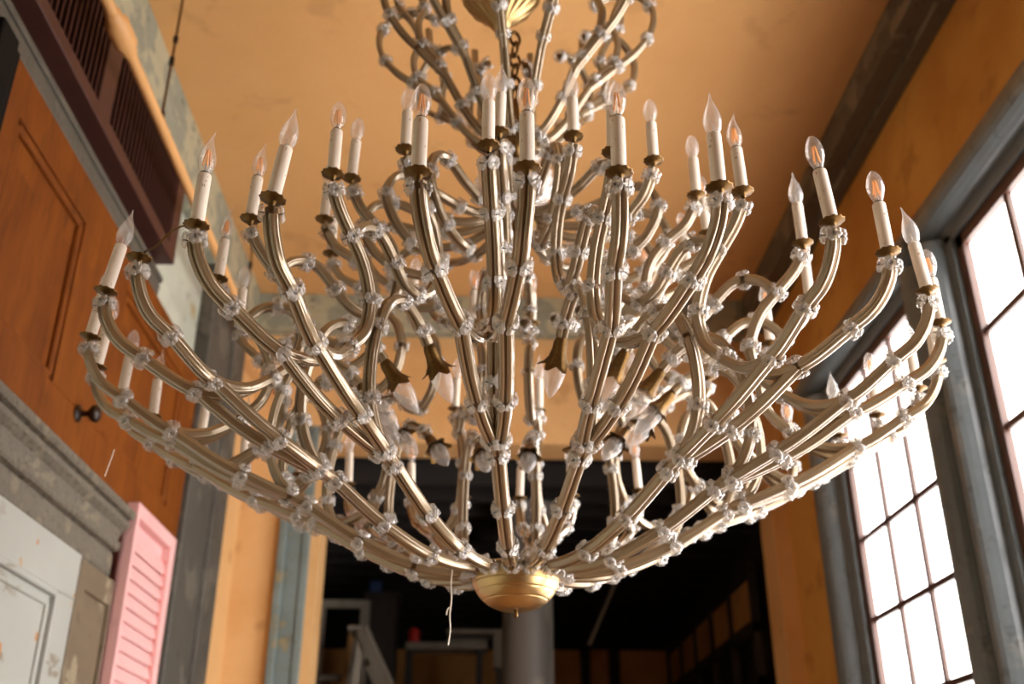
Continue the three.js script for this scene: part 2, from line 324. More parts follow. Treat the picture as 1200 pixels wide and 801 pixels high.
{ // pink louvred shutter
  const t = thing('pink_shutter', 'pale pink louvred shutter standing between brown frame and dark post', 'shutter', [XL, FL + EYE, -4.6775]);
  const put = (n, g, m) => { g.translate(-t.position.x, -t.position.y, -t.position.z); return mesh(n, g, m, t); };
  const a = 4.37, b = 4.985, top = 1.325, XB = WX + 0.006, X1 = WX + 0.056;
  put('stile', bx(XB, X1, FL, top, a, a + 0.035, 0.004), MAT.pink);
  put('stile', bx(XB, X1, FL, top, b - 0.07, b, 0.004), MAT.pink);
  put('top_rail', bx(XB, X1, top - 0.06, top, a + 0.03, b - 0.06, 0.004), MAT.pink);
  put('bottom_rail', bx(XB, X1, FL, FL + 0.12, a + 0.06, b - 0.06, 0.004), MAT.pink);
  put('back_board', bx(XB, XB + 0.008, FL, top, a, b), MAT.pink);
  const n = 45, sg = metreUV(new RoundedBoxGeometry(0.07, 0.01, b - a - 0.1, 1, 0.005));
  for (let i = 0; i < n; i++) { const s = mesh('slat', sg, MAT.pink, t); s.position.set(WX + 0.03 - XL, 0.15 + (top - 0.13 - FL - 0.15) * (i + 0.5) / n, 0); s.position.z = 0.018; s.rotation.z = -1.28; }
  const kg = new RoundedBoxGeometry(0.012, 0.016, 0.012, 1, 0.003);
  for (let i = 0; i < n; i++) { const s = mesh('staple', kg, MAT.pinkRod, t); s.position.set(X1 - XL + 0.002, 0.165 + (top - 0.13 - FL - 0.15) * (i + 0.5) / n, -0.17); }
}
{ // second pink edge behind it
  const s = mesh('pink_board', bx(XL, WX, FL, 1.29, 4.455, 4.497, 0.004), MAT.pinkRod); tag(s, 'narrow darker pink board edge left of the pink shutter', 'board');
}
{ // hanging conduit pipe
  const px = -1.345, ph = 2.70, t = thing('conduit_pipe', 'tan painted pipe running below the ceiling along the left wall', 'pipe', [px, EYE + ph, -3.2]);
  const tube = new THREE.CylinderGeometry(0.022, 0.022, 5.2, 16); tube.rotateX(Math.PI / 2); tube.translate(0, 0, -0.6);
  mesh('tube', tube, MAT.pipe, t);
  const c = new THREE.LatheGeometry([[0.022, -0.11], [0.03, -0.1], [0.031, -0.07], [0.044, -0.05], [0.046, 0.06], [0.032, 0.085], [0.031, 0.11], [0.022, 0.12]].map((p) => new THREE.Vector2(...p)), 20);
  c.rotateX(Math.PI / 2); c.translate(0, 0, 3.2 - 3.02); mesh('coupling', c, MAT.pipe, t);
  for (const d of [3.55, 1.9, 5.3]) {
    const rod = new THREE.CylinderGeometry(0.006, 0.006, CH - ph - 0.02, 8); rod.translate(0, (CH - ph) / 2 + 0.01, 3.2 - d); mesh('hanger_rod', rod, MAT.oldBrass, t);
    const cl = new THREE.CylinderGeometry(0.012, 0.012, 0.035, 10); cl.translate(0, 0.04, 3.2 - d); mesh('clamp', cl, MAT.darkMetal, t);
    const c2 = new THREE.CylinderGeometry(0.011, 0.011, 0.04, 10); c2.translate(0, 0.33, 3.2 - d); mesh('clamp', c2, MAT.darkMetal, t);
    const c3 = new THREE.CylinderGeometry(0.011, 0.011, 0.03, 10); c3.translate(0, 0.45, 3.2 - d); mesh('clamp', c3, MAT.darkMetal, t);
  }
}

// ================================================================= DARK BACK ROOM
const BC = 2.42, BD = 12.2, BX0 = -3.2, BX1 = 2.25;
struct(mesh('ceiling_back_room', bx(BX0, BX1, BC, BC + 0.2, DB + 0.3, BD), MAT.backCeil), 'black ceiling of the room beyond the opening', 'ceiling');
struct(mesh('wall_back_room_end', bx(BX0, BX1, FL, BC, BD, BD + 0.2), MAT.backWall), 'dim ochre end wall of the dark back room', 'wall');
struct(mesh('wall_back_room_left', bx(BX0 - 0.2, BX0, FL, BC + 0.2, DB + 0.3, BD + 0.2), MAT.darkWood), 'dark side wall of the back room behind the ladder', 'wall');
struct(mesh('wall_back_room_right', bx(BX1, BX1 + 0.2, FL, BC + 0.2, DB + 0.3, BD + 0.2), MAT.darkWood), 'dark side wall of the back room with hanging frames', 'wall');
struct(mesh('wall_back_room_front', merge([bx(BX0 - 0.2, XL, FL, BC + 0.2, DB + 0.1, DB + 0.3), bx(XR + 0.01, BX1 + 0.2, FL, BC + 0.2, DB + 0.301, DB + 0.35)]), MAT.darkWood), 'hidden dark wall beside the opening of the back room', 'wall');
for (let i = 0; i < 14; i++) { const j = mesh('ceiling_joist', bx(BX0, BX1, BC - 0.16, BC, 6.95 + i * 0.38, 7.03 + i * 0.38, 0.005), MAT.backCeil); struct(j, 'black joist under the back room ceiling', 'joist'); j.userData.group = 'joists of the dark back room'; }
{ // column
  const cx = 0.36, d = 7.5, r = 0.19;
  const t = thing('column', 'round grey painted column standing behind the brass bowl', 'column', [cx, 0, -d]);
  const sh = new THREE.CylinderGeometry(r * 0.94, r, BC - FL - 0.36, 40); sh.translate(0, (BC - FL - 0.36) / 2 + 0.2, 0); mesh('shaft', sh, MAT.column, t);
  const cap = new THREE.LatheGeometry([[0.18, 0], [0.2, 0.01], [0.2, 0.03], [0.19, 0.04], [0.24, 0.12], [0.26, 0.13], [0.26, 0.16], [0, 0.16]].map((p) => new THREE.Vector2(...p)), 32); cap.translate(0, BC - FL - 0.32, 0); mesh('capital', cap, MAT.column, t);
  const ba = new THREE.LatheGeometry([[0, 0], [0.27, 0], [0.27, 0.08], [0.24, 0.1], [0.24, 0.14], [0.2, 0.2], [0.0, 0.2]].map((p) => new THREE.Vector2(...p)), 32); mesh('base', ba, MAT.column, t);
}
function bar(a, b, w, t2) { // board between two points [x,h,d]
  const A = V3(a[0], a[1] + EYE, -a[2]), B = V3(b[0], b[1] + EYE, -b[2]), l = A.distanceTo(B);
  const g = new RoundedBoxGeometry(w, l, t2, 1, 0.004);
  const q = new THREE.Quaternion().setFromUnitVectors(V3(0, 1, 0), B.clone().sub(A).normalize());
  g.applyMatrix4(M4().compose(A.clone().add(B).multiplyScalar(0.5), q, V3(1, 1, 1)));
  return metreUV(g);
}
{ // step ladder
  const t = thing('step_ladder', 'pale grey wooden step ladder in the dark at lower left', 'ladder', [-0.92, 0, -8.4]);
  const put = (n, g, m) => { g.translate(-t.position.x, -t.position.y, -t.position.z); return mesh(n, g, m, t); };
  const F = (u) => [lerp(-0.91, 0.75, u), lerp(1.54, FL, u), lerp(8.45, 8.05, u)], G = (u) => [lerp(-0.97, 0.55, u), lerp(1.54, FL, u), lerp(8.8, 8.75, u)];
  put('rail', bar(F(0), F(1), 0.1, 0.035), MAT.greyWood);
  put('rail', bar(G(0), G(1), 0.08, 0.035), MAT.greyWood);
  put('rear_leg', bar([-0.92, 1.5, 8.5], [-1.15, FL, 8.45], 0.06, 0.03), MAT.greyWood);
  put('rear_leg', bar([-0.98, 1.5, 8.78], [-1.25, FL, 8.8], 0.06, 0.03), MAT.greyWood);
  for (let i = 0; i < 9; i++) { const u = 0.07 + i * 0.105; put('step', bar(F(u), G(u), 0.1, 0.025), MAT.greyWood); }
  put('top_cap', bar([-1.02, 1.55, 8.62], [-0.86, 1.55, 8.62], 0.03, 0.36), MAT.greyWood);
}
{ // old window frame leaning at the left
  const t = thing('leaning_frame', 'old grey wooden frame leaning in the dark behind the ladder', 'frame', [-1.2, 0, -9.2]);
  const put = (n, g, m) => { g.translate(-t.position.x, -t.position.y, -t.position.z); return mesh(n, g, m, t); };
  put('stile', bar([-1.36, FL, 9.1], [-1.36, 1.94, 9.3], 0.07, 0.04), MAT.greyWood);
  put('stile', bar([-0.98, FL, 9.1], [-0.98, 1.94, 9.3], 0.08, 0.04), MAT.greyWood);
  put('rail', bar([-1.36, 1.91, 9.3], [-0.98, 1.91, 9.3], 0.07, 0.04), MAT.greyWood);
  put('rail', bar([-1.36, 1.28, 9.26], [-0.98, 1.28, 9.26], 0.06, 0.04), MAT.greyWood);
}
{ const b = mesh('plank', bar([-1.36, FL, 9.0], [-1.07, 1.71, 9.22], 0.05, 0.03), MAT.tanWood); tag(b, 'thin tan plank leaning inside the old grey frame', 'plank'); }
{ // pale shelf
  const t = thing('wall_shelf', 'pale shelf with side bracket left of the column', 'shelf', [-0.15, 0, -10]);
  const put = (n, g, m) => { g.translate(-t.position.x, -t.position.y, -t.position.z); return mesh(n, g, m, t); };
  put('board', bx(-0.28, 0.33, 1.78, 1.82, 9.95, 10.25, 0.004), MAT.greyWood);
  put('lower_board', bx(-0.66, 0.1, 1.64, 1.70, 9.95, 10.25, 0.004), MAT.greyWood);
  put('back_panel', bx(-0.28, 0.1, 1.69, 1.79, 10.2, 10.23), MAT.greyWood);
  put('bracket', bx(0.16, 0.26, 1.48, 1.79, 9.98, 10.2, 0.004), MAT.greyWood);
  put('support', bx(-0.66, -0.6, FL, 1.64, 10.02, 10.18, 0.004), MAT.darkWood);
  put('support', bx(0.0, 0.06, FL, 1.64, 10.02, 10.18, 0.004), MAT.darkWood);
  put('support', bx(0.18, 0.24, FL, 1.49, 10.02, 10.18, 0.004), MAT.darkWood);
}
{ const g = new THREE.LatheGeometry([[0, 0], [0.05, 0], [0.055, 0.02], [0.045, 0.08], [0.06, 0.11], [0.03, 0.15], [0, 0.16]].map((p) => new THREE.Vector2(...p)), 16); g.translate(-0.59, EYE + 1.70, -10.1); tag(mesh('red_lantern', g, MAT.red), 'small bright red lantern on the left end of the pale shelf', 'lantern'); }
{ const g = bx(-0.99, -0.88, 2.06, 2.19, 9.6, 9.7, 0.02); const m = mesh('blue_box', g, MAT.blue); tag(m, 'small dark blue box standing above the ladder', 'box'); }
{ // dark cabinet
  const t = thing('dark_cabinet', 'tall dark wooden cabinet under the small blue box', 'cabinet', [-0.85, 0, -9.6]);
  const put = (n, g, m) => { g.translate(-t.position.x, -t.position.y, -t.position.z); return mesh(n, g, m, t); };
  put('body', bx(-1.0, -0.72, FL, 2.02, 9.52, 9.8, 0.006), MAT.darkWood);
  put('door', bx(-0.985, -0.735, FL + 0.1, 1.98, 9.5, 9.52, 0.006), MAT.darkWood);
  put('top', bx(-1.02, -0.70, 2.02, 2.06, 9.49, 9.82, 0.006), MAT.darkWood);
}
{ const b = mesh('ceiling_strut', bar([0.95, 1.52, 9], [1.3, 2.27, 9.0], 0.03, 0.03), MAT.greyWood); tag(b, 'slanting pale strut hanging from the dark ceiling right of the bowl', 'strut'); }
for (const [x, w, lab] of [[1.18, 0.1, 'dark upright on the ochre end wall next to the column'], [1.5, 0.12, 'dark upright on the ochre end wall farther from the column']]) { const p = mesh('upright', bx(x, x + w, FL, 1.995, BD - 0.1, BD - 0.015, 0.005), MAT.darkWood); tag(p, lab, 'post'); }
struct(mesh('trim_9', bx(BX0, BX1, 2.0, BC, BD - 0.1, BD, 0.01), MAT.backCeil), 'black band along the top of the ochre end wall', 'trim');
{ // lattice frame on the right side of the back room
  const t = thing('pane_partition', 'dark lattice partition with tan panes at the right of the back room', 'partition', [2.1, 0, -9.6]);
  const put = (n, g, m) => { g.translate(-t.position.x, -t.position.y, -t.position.z); return mesh(n, g, m, t); };
  for (let i = 0; i < 6; i++) put('upright', bx(2.1, 2.16, FL, 1.95, 8.0 + i * 0.75, 8.06 + i * 0.75, 0.004), MAT.darkWood);
  for (const h of [1.95, 1.5, 1.1, 0.5, 0.0]) put('rail', bx(2.1, 2.16, h - 0.04, h + 0.04, 8.0, 11.81, 0.004), MAT.darkWood);
  for (let i = 0; i < 5; i++) for (const [a, b] of [[1.53, 1.92], [0.54, 1.07]]) put('pane', bx(2.12, 2.135, a + 0.04, b - 0.04, 8.1 + i * 0.75, 8.71 + i * 0.75, 0.003), MAT.backWall);
}

// ================================================================= THE CHANDELIER
const RH = 1.061;                         // ring height above the eye
const cxw = 0.009 * Math.cos(PSI) + 2.5 * Math.sin(PSI), cdw = -0.009 * Math.sin(PSI) + 2.5 * Math.cos(PSI);
const BASE = -0.60;
const ch = thing('chandelier', 'huge tiered chandelier of curved glass arms with rosettes and candle bulbs', 'chandelier', [cxw, EYE + RH + BASE, -cdw]);
ch.rotation.y = -PSI;
// local point: angle from the viewer's side, radius, height over the ring, sideways offset
function pt(th, r, z, t = 0) {
  const x = r * Math.sin(th) + t * Math.cos(th), zz = r * Math.cos(th) - t * Math.sin(th);
  return V3(x, z - BASE + 0.003 * x - 0.034 * zz, zz);
}
// --- rosette: scalloped glass flower
function rosetteGeo(R, lobes, seg) {
  const pos = [], idx = [], rings = [[0, 0.0062], [0.25, 0.0036], [0.5, 0.0070], [0.8, 0.0062], [1, 0.0014]];
  const n = lobes * seg;
  pos.push(0, 0.0048, 0);
  for (let k = 1; k < rings.length; k++) for (let i = 0; i < n; i++) {
    const a = i / n * 2 * Math.PI, sc = 1 + 0.09 * Math.cos(a * lobes) * rings[k][0], hh = rings[k][1] + 0.0022 * (Math.abs(Math.cos(a * lobes / 2)) - 0.6) * (rings[k][0] > 0.3 ? 1 : 0);
    pos.push(R * rings[k][0] * sc * Math.cos(a), hh, R * rings[k][0] * sc * Math.sin(a));
  }
  const base = pos.length / 3;
  for (let i = 0; i < n; i++) { const a = i / n * 2 * Math.PI, sc = 0.93 + 0.08 * Math.cos(a * lobes); pos.push(R * sc * Math.cos(a), -0.0008, R * sc * Math.sin(a)); }
  pos.push(0, -0.001, 0);
  const last = pos.length / 3 - 1;
  for (let i = 0; i < n; i++) {
    const j = (i + 1) % n;
    idx.push(0, 1 + j, 1 + i);
    for (let k = 0; k < rings.length - 2; k++) { const a = 1 + k * n + i, b = 1 + k * n + j, c = a + n, d = b + n; idx.push(a, b, d, a, d, c); }
    const a = 1 + (rings.length - 2) * n + i, b = 1 + (rings.length - 2) * n + j;
    idx.push(a, b, base + j, a, base + j, base + i, base + i, base + j, last);
  }
  const g = new THREE.BufferGeometry();
  g.setAttribute('position', new THREE.Float32BufferAttribute(pos, 3)); g.setIndex(idx); g.computeVertexNormals();
  return g;
}
const ROS = rosetteGeo(0.0156, 8, 4), ROSLOW = rosetteGeo(0.0156, 8, 2);
const rosettes = [];                       // {arm, pos, quat}
// --- arm: ribbed glass sleeves over a dark rod, with breaks where the rosettes sit
const NS = 36;
const section = [];
for (let i = 0; i < NS; i++) {
  const a = (i / NS) * 2 * Math.PI, g1 = Math.exp(-Math.pow(Math.atan2(Math.sin(a), Math.cos(a)) / 0.26, 2)), g2 = Math.exp(-Math.pow(Math.atan2(Math.sin(a - Math.PI), Math.cos(a - Math.PI)) / 0.26, 2));
  const r = 1 - 0.42 * (g1 + g2) + 0.055 * Math.cos(a * 8);
  section.push([r * Math.cos(a) * 0.92, r * Math.sin(a)]);
}
function frames(curve, len, b0) {
  const n = Math.max(6, Math.ceil(len / 0.013)), out = [];
  for (let i = 0; i <= n; i++) {
    const u = i / n, p = curve.getPointAt(u), t = curve.getTangentAt(u), b = b0.clone().addScaledVector(t, -b0.dot(t)).normalize();
    out.push({ u, p, t, b, n: b.clone().cross(t).normalize() });
  }
  return out;
}
function sweep(fr, sec, rad, capEnds = true) {
  const pos = [], nor = [], idx = [], m = sec.length;
  const sn = sec.map((_, i) => { const a = sec[(i + m - 1) % m], b = sec[(i + 1) % m]; const x = b[1] - a[1], y = -(b[0] - a[0]), l = Math.hypot(x, y); return [x / l, y / l]; });
  fr.forEach((f, k) => { for (let i = 0; i < m; i++) {
    const [x, y] = sec[i], [u, v] = sn[i];
    pos.push(f.p.x + rad * (f.n.x * x + f.b.x * y), f.p.y + rad * (f.n.y * x + f.b.y * y), f.p.z + rad * (f.n.z * x + f.b.z * y));
    nor.push(f.n.x * u + f.b.x * v, f.n.y * u + f.b.y * v, f.n.z * u + f.b.z * v);
  } });
  for (let k = 0; k + 1 < fr.length; k++) for (let i = 0; i < m; i++) { const j = (i + 1) % m, a = k * m + i, b = k * m + j, c = a + m, d = b + m; idx.push(a, b, d, a, d, c); }
  if (capEnds) for (const [k, s] of [[0, -1], [fr.length - 1, 1]]) {
    const c0 = pos.length / 3, f = fr[k];
    for (let i = 0; i < m; i++) { const q = (k * m + i) * 3; pos.push(pos[q], pos[q + 1], pos[q + 2]); nor.push(f.t.x * s, f.t.y * s, f.t.z * s); }
    pos.push(f.p.x, f.p.y, f.p.z); nor.push(f.t.x * s, f.t.y * s, f.t.z * s);
    for (let i = 0; i < m; i++) { const j = (i + 1) % m; s > 0 ? idx.push(c0 + i, c0 + j, c0 + m) : idx.push(c0 + j, c0 + i, c0 + m); }
  }
  const g = new THREE.BufferGeometry();
  g.setAttribute('position', new THREE.Float32BufferAttribute(pos, 3)); g.setAttribute('normal', new THREE.Float32BufferAttribute(nor, 3)); g.setIndex(idx);
  return g;
}
const ring6 = []; for (let i = 0; i < 8; i++) ring6.push([Math.cos(i * Math.PI / 4), Math.sin(i * Math.PI / 4)]);
// pts: points; bands: fractions of length where rosettes sit; th: angle of the arm's plane
function arm(name, pts, bands, th, rad = 0.0147, opt = {}) {
  const curve = new THREE.CatmullRomCurve3(pts, false, 'centripetal'); curve.arcLengthDivisions = 120;
  const len = curve.getLength(), b0 = V3(Math.cos(th), 0, -Math.sin(th)), fr = frames(curve, len, b0);
  const cut = 0.0055 / len, pieces = [];
  const stops = [...bands].sort((a, b) => a - b);
  let a = 0;
  const piece = (u0, u1) => { const f = [at(u0), ...fr.filter((q) => q.u > u0 + 1e-3 && q.u < u1 - 1e-3), at(u1)]; if (u1 - u0 > 0.01) pieces.push(sweep(f, section, rad)); };
  const at = (u) => { const p = curve.getPointAt(sat(u)), t = curve.getTangentAt(sat(u)), b = b0.clone().addScaledVector(t, -b0.dot(t)).normalize(); return { u, p, t, b, n: b.clone().cross(t).normalize() }; };
  for (const s of stops) { if (s - cut > a) piece(a, s - cut); a = s + cut; }
  if (a < 1) piece(a, 1);
  const m = mesh(name, mergeGeometries(pieces), MAT.sleeve, ch);
  mesh('core_rod', sweep(fr, ring6, rad * 0.76), MAT.core, m);
  for (const s of stops) {
    const f = at(s);
    for (const phi of opt.angles || [0.85, -0.85, 2.3, -2.3]) {
      if (rnd() < 0.05) continue;
      const ph = phi + rr(-0.12, 0.12), dir = f.n.clone().multiplyScalar(Math.cos(ph)).addScaledVector(f.b, Math.sin(ph));
      const p = f.p.clone().addScaledVector(dir, rad * 0.98 + 0.0012).addScaledVector(f.t, rr(-0.002, 0.002));
      const tilt = dir.clone().addScaledVector(f.t, rr(-0.15, 0.15)).normalize();
      const q = new THREE.Quaternion().setFromUnitVectors(V3(0, 1, 0), tilt).multiply(new THREE.Quaternion().setFromAxisAngle(V3(0, 1, 0), rr(0, 6.28)));
      rosettes.push({ arm: m, p, q });
    }
  }
  return m;
}
// fraction of the curve's length nearest to control point i
function fracs(pts, list) {
  const c = new THREE.CatmullRomCurve3(pts, false, 'centripetal'), L = c.getLengths(400), n = pts.length - 1;
  return list.map((i) => { const k = i / n * 400, a = Math.floor(k), w = k - a; return (L[a] + (L[Math.min(400, a + 1)] - L[a]) * w) / L[400]; });
}
function armAt(name, pts, idxBands, th, rad, opt) { return arm(name, pts, fracs(pts, idxBands), th, rad, opt); }

// --- candle pieces
const lathe = (pts, n = 20) => new THREE.LatheGeometry(pts.map((p) => new THREE.Vector2(...p)), n);
const SLEEVE = lathe([[0.0, 0.0], [0.0128, 0.0], [0.0132, 0.002], [0.0134, 0.06], [0.0132, 0.1115], [0.0122, 0.114], [0.0, 0.114]], 22);
{ const uv = SLEEVE.attributes.uv; for (let i = 0; i < uv.count; i++) uv.setXY(i, uv.getX(i) * 0.084, uv.getY(i) * 0.114); }
const PAN = (() => {       // scalloped brass drip pan
  const prof = [[0.004, -0.013], [0.006, -0.011], [0.007, -0.004], [0.011, -0.0035], [0.0125, -0.0015], [0.0165, -0.001], [0.018, 0.0012], [0.0225, 0.0015], [0.0245, 0.0036], [0.0225, 0.0033], [0.018, 0.0028], [0.0125, 0.001], [0.0, 0.001]];
  const g = lathe(prof, 44), p = g.attributes.position;
  for (let i = 0; i < p.count; i++) { const x = p.getX(i), z = p.getZ(i), r = Math.hypot(x, z); if (r > 0.017) { const a = Math.atan2(z, x), k = 1 + 0.05 * Math.cos(a * 11) * sat((r - 0.016) / 0.007); p.setXYZ(i, x * k, p.getY(i) + 0.0004 * Math.cos(a * 11) * sat((r - 0.016) / 0.007), z * k); } }
  g.computeVertexNormals();
  return g;
})();
const TORP = lathe([[0.0085, 0], [0.0095, 0.004], [0.0135, 0.012], [0.0168, 0.021], [0.0176, 0.028], [0.0168, 0.036], [0.0142, 0.045], [0.0105, 0.052], [0.006, 0.0572], [0.0025, 0.0595], [0.0001, 0.0602]].map(([a, b]) => [a, b * 1.26]), 24);
const flame = (bend) => {
  const g = lathe([[0.0085, 0], [0.0105, 0.003], [0.0145, 0.011], [0.0166, 0.02], [0.0166, 0.027], [0.0148, 0.036], [0.0112, 0.046], [0.007, 0.055], [0.0036, 0.063], [0.0019, 0.07], [0.0012, 0.076], [0.0001, 0.078]].map(([a, b]) => [a * 1.02, b * 1.22]), 24);
  if (bend) { const p = g.attributes.position; for (let i = 0; i < p.count; i++) { const k = sat((p.getY(i) - 0.05) / 0.045); p.setX(i, p.getX(i) + bend * k * k); } g.computeVertexNormals(); }
  return g;
};
const FLAME = flame(0), FLAMEB = flame(-0.006), FLAMEC = flame(0.008);
const FIL = (() => { const l = []; for (let i = 0; i < 4; i++) { const a = i * Math.PI / 2 + 0.4, g = new THREE.CylinderGeometry(0.0017, 0.0017, 0.034, 6); g.rotateZ(0.12); g.rotateY(-a); g.translate(Math.cos(a) * 0.005, 0.034, Math.sin(a) * 0.005); l.push(g); } return mergeGeometries(l); })();
const FILWIRE = (() => { const g = new THREE.TorusGeometry(0.0062, 0.0004, 4, 16); g.rotateX(Math.PI / 2); g.translate(0, 0.014, 0); const s = new THREE.CylinderGeometry(0.0022, 0.0032, 0.013, 8); s.translate(0, 0.0075, 0); const t = new THREE.CylinderGeometry(0.0004, 0.0004, 0.04, 4); t.translate(0, 0.033, 0); return mergeGeometries([g, s, t]); })();
const STEM = (() => { const s = lathe([[0, 0], [0.004, 0], [0.0032, 0.008], [0.0014, 0.012], [0.0012, 0.022], [0, 0.0225]], 8); const w = new THREE.TorusGeometry(0.004, 0.0003, 4, 10, Math.PI); w.translate(0, 0.022, 0); return mergeGeometries([s, w]); })();
const COLLAR = lathe([[0.0, 0], [0.0095, 0.0], [0.0095, 0.0055], [0.0086, 0.0065], [0, 0.0065]], 18);
// kind: 'led' torpedo, 'ledf' flame with filaments, 'clear' torpedo, 'flame', 'bent', 'none'
function candle(p, kind, lean, tilt) {
  const g = new THREE.Group();
  g.name = 'candle'; g.position.copy(p); ch.add(g);
  g.rotation.set(tilt, 0, -lean);
  g.userData.label = kind === 'none' ? 'empty brass drip pan without candle' : kind.startsWith('led') ? 'candle with filament bulb' : 'candle with clear bulb';
  mesh('drip_pan', PAN, MAT.oldBrass, g);
  if (kind === 'none') return g;
  const s = mesh('candle_sleeve', SLEEVE, MAT.candle, g); s.position.y = 0.001; s.rotation.y = rr(0, 6.28);
  const led = kind.startsWith('led'), y = 0.115;
  if (led) { const c = mesh('collar', COLLAR, MAT.collar, g); c.position.y = y - 0.001; }
  const yb = y + (led ? 0.005 : -0.001);
  const geo = kind === 'led' || kind === 'clear' ? TORP : kind === 'bent' ? FLAMEB : kind === 'ledf' ? FLAMEC : FLAME;
  const b = mesh('bulb', geo, led ? MAT.bulb : MAT.bulbHaze, g); b.position.y = yb;
  const inside = mesh(led ? 'filament' : 'bulb_stem', led ? FIL : STEM, led ? MAT.filament : MAT.stem, g); inside.position.y = yb; inside.rotation.y = rr(0, 6.28);
  if (led) { const w = mesh('filament_support', FILWIRE, MAT.stem, g); w.position.y = yb; }
  return g;
}
const pick = () => { const q = rnd(); return q < 0.35 ? 'led' : q < 0.5 ? 'ledf' : q < 0.75 ? 'clear' : 'flame'; };
const OUT = { '0,-1': ['led', 0], '0,1': ['led', 0], '1,-1': ['led', 0.015], '1,1': ['flame', -0.005], '2,-1': ['led', -0.08], '2,1': ['led', -0.01], '3,-1': ['bent', -0.09], '3,1': ['led', 0], '-1,1': ['flame', 0.11], '-1,-1': ['ledf', 0.015], '-2,1': ['none', 0], '-2,-1': ['flame', 0.12], '-3,1': ['flame', 0.1], '-3,-1': ['led', 0.06] };
const INN = { 0: ['clear', 0], 1: ['clear', 0.02], '-1': ['led', 0], 2: ['ledf', -0.03], 3: ['flame', 0], '-2': ['ledf', 0.03] };
const TOPC = { 0: ['flame', 0.03], 1: ['flame', 0], 2: ['clear', 0], 3: ['clear', 0], '-1': ['clear', 0], '-2': ['clear', 0.04] };
const JIT = { 0: 1.9, 1: -1.6, 2: 0.5, '-1': -1.3, '-2': 0.2, 3: 0.2 };
// --- hanging bulb with brass tulip holder
const TULIP = (() => {
  const g = lathe([[0.003, 0], [0.009, -0.002], [0.012, -0.012], [0.0125, -0.024], [0.015, -0.038], [0.022, -0.05], [0.028, -0.054]], 30), p = g.attributes.position;
  for (let i = 0; i < p.count; i++) { const x = p.getX(i), y = p.getY(i), z = p.getZ(i), a = Math.atan2(z, x), k = sat((-y - 0.03) / 0.024); p.setXYZ(i, x * (1 + 0.22 * k * Math.cos(a * 6)), y - 0.004 * k * Math.cos(a * 6), z * (1 + 0.22 * k * Math.cos(a * 6))); }
  g.computeVertexNormals();
  const inner = lathe([[0.003, -0.001], [0.0105, -0.013], [0.0112, -0.024], [0.0135, -0.04], [0.0, -0.042]], 20);
  return mergeGeometries([g, inner]);
})();
const DROP = (() => { const g = lathe([[0.009, 0], [0.0125, 0.008], [0.0178, 0.02], [0.019, 0.032], [0.0172, 0.046], [0.0128, 0.06], [0.007, 0.072], [0.0025, 0.079], [0.0001, 0.0805]], 24); g.rotateX(Math.PI); return g; })();

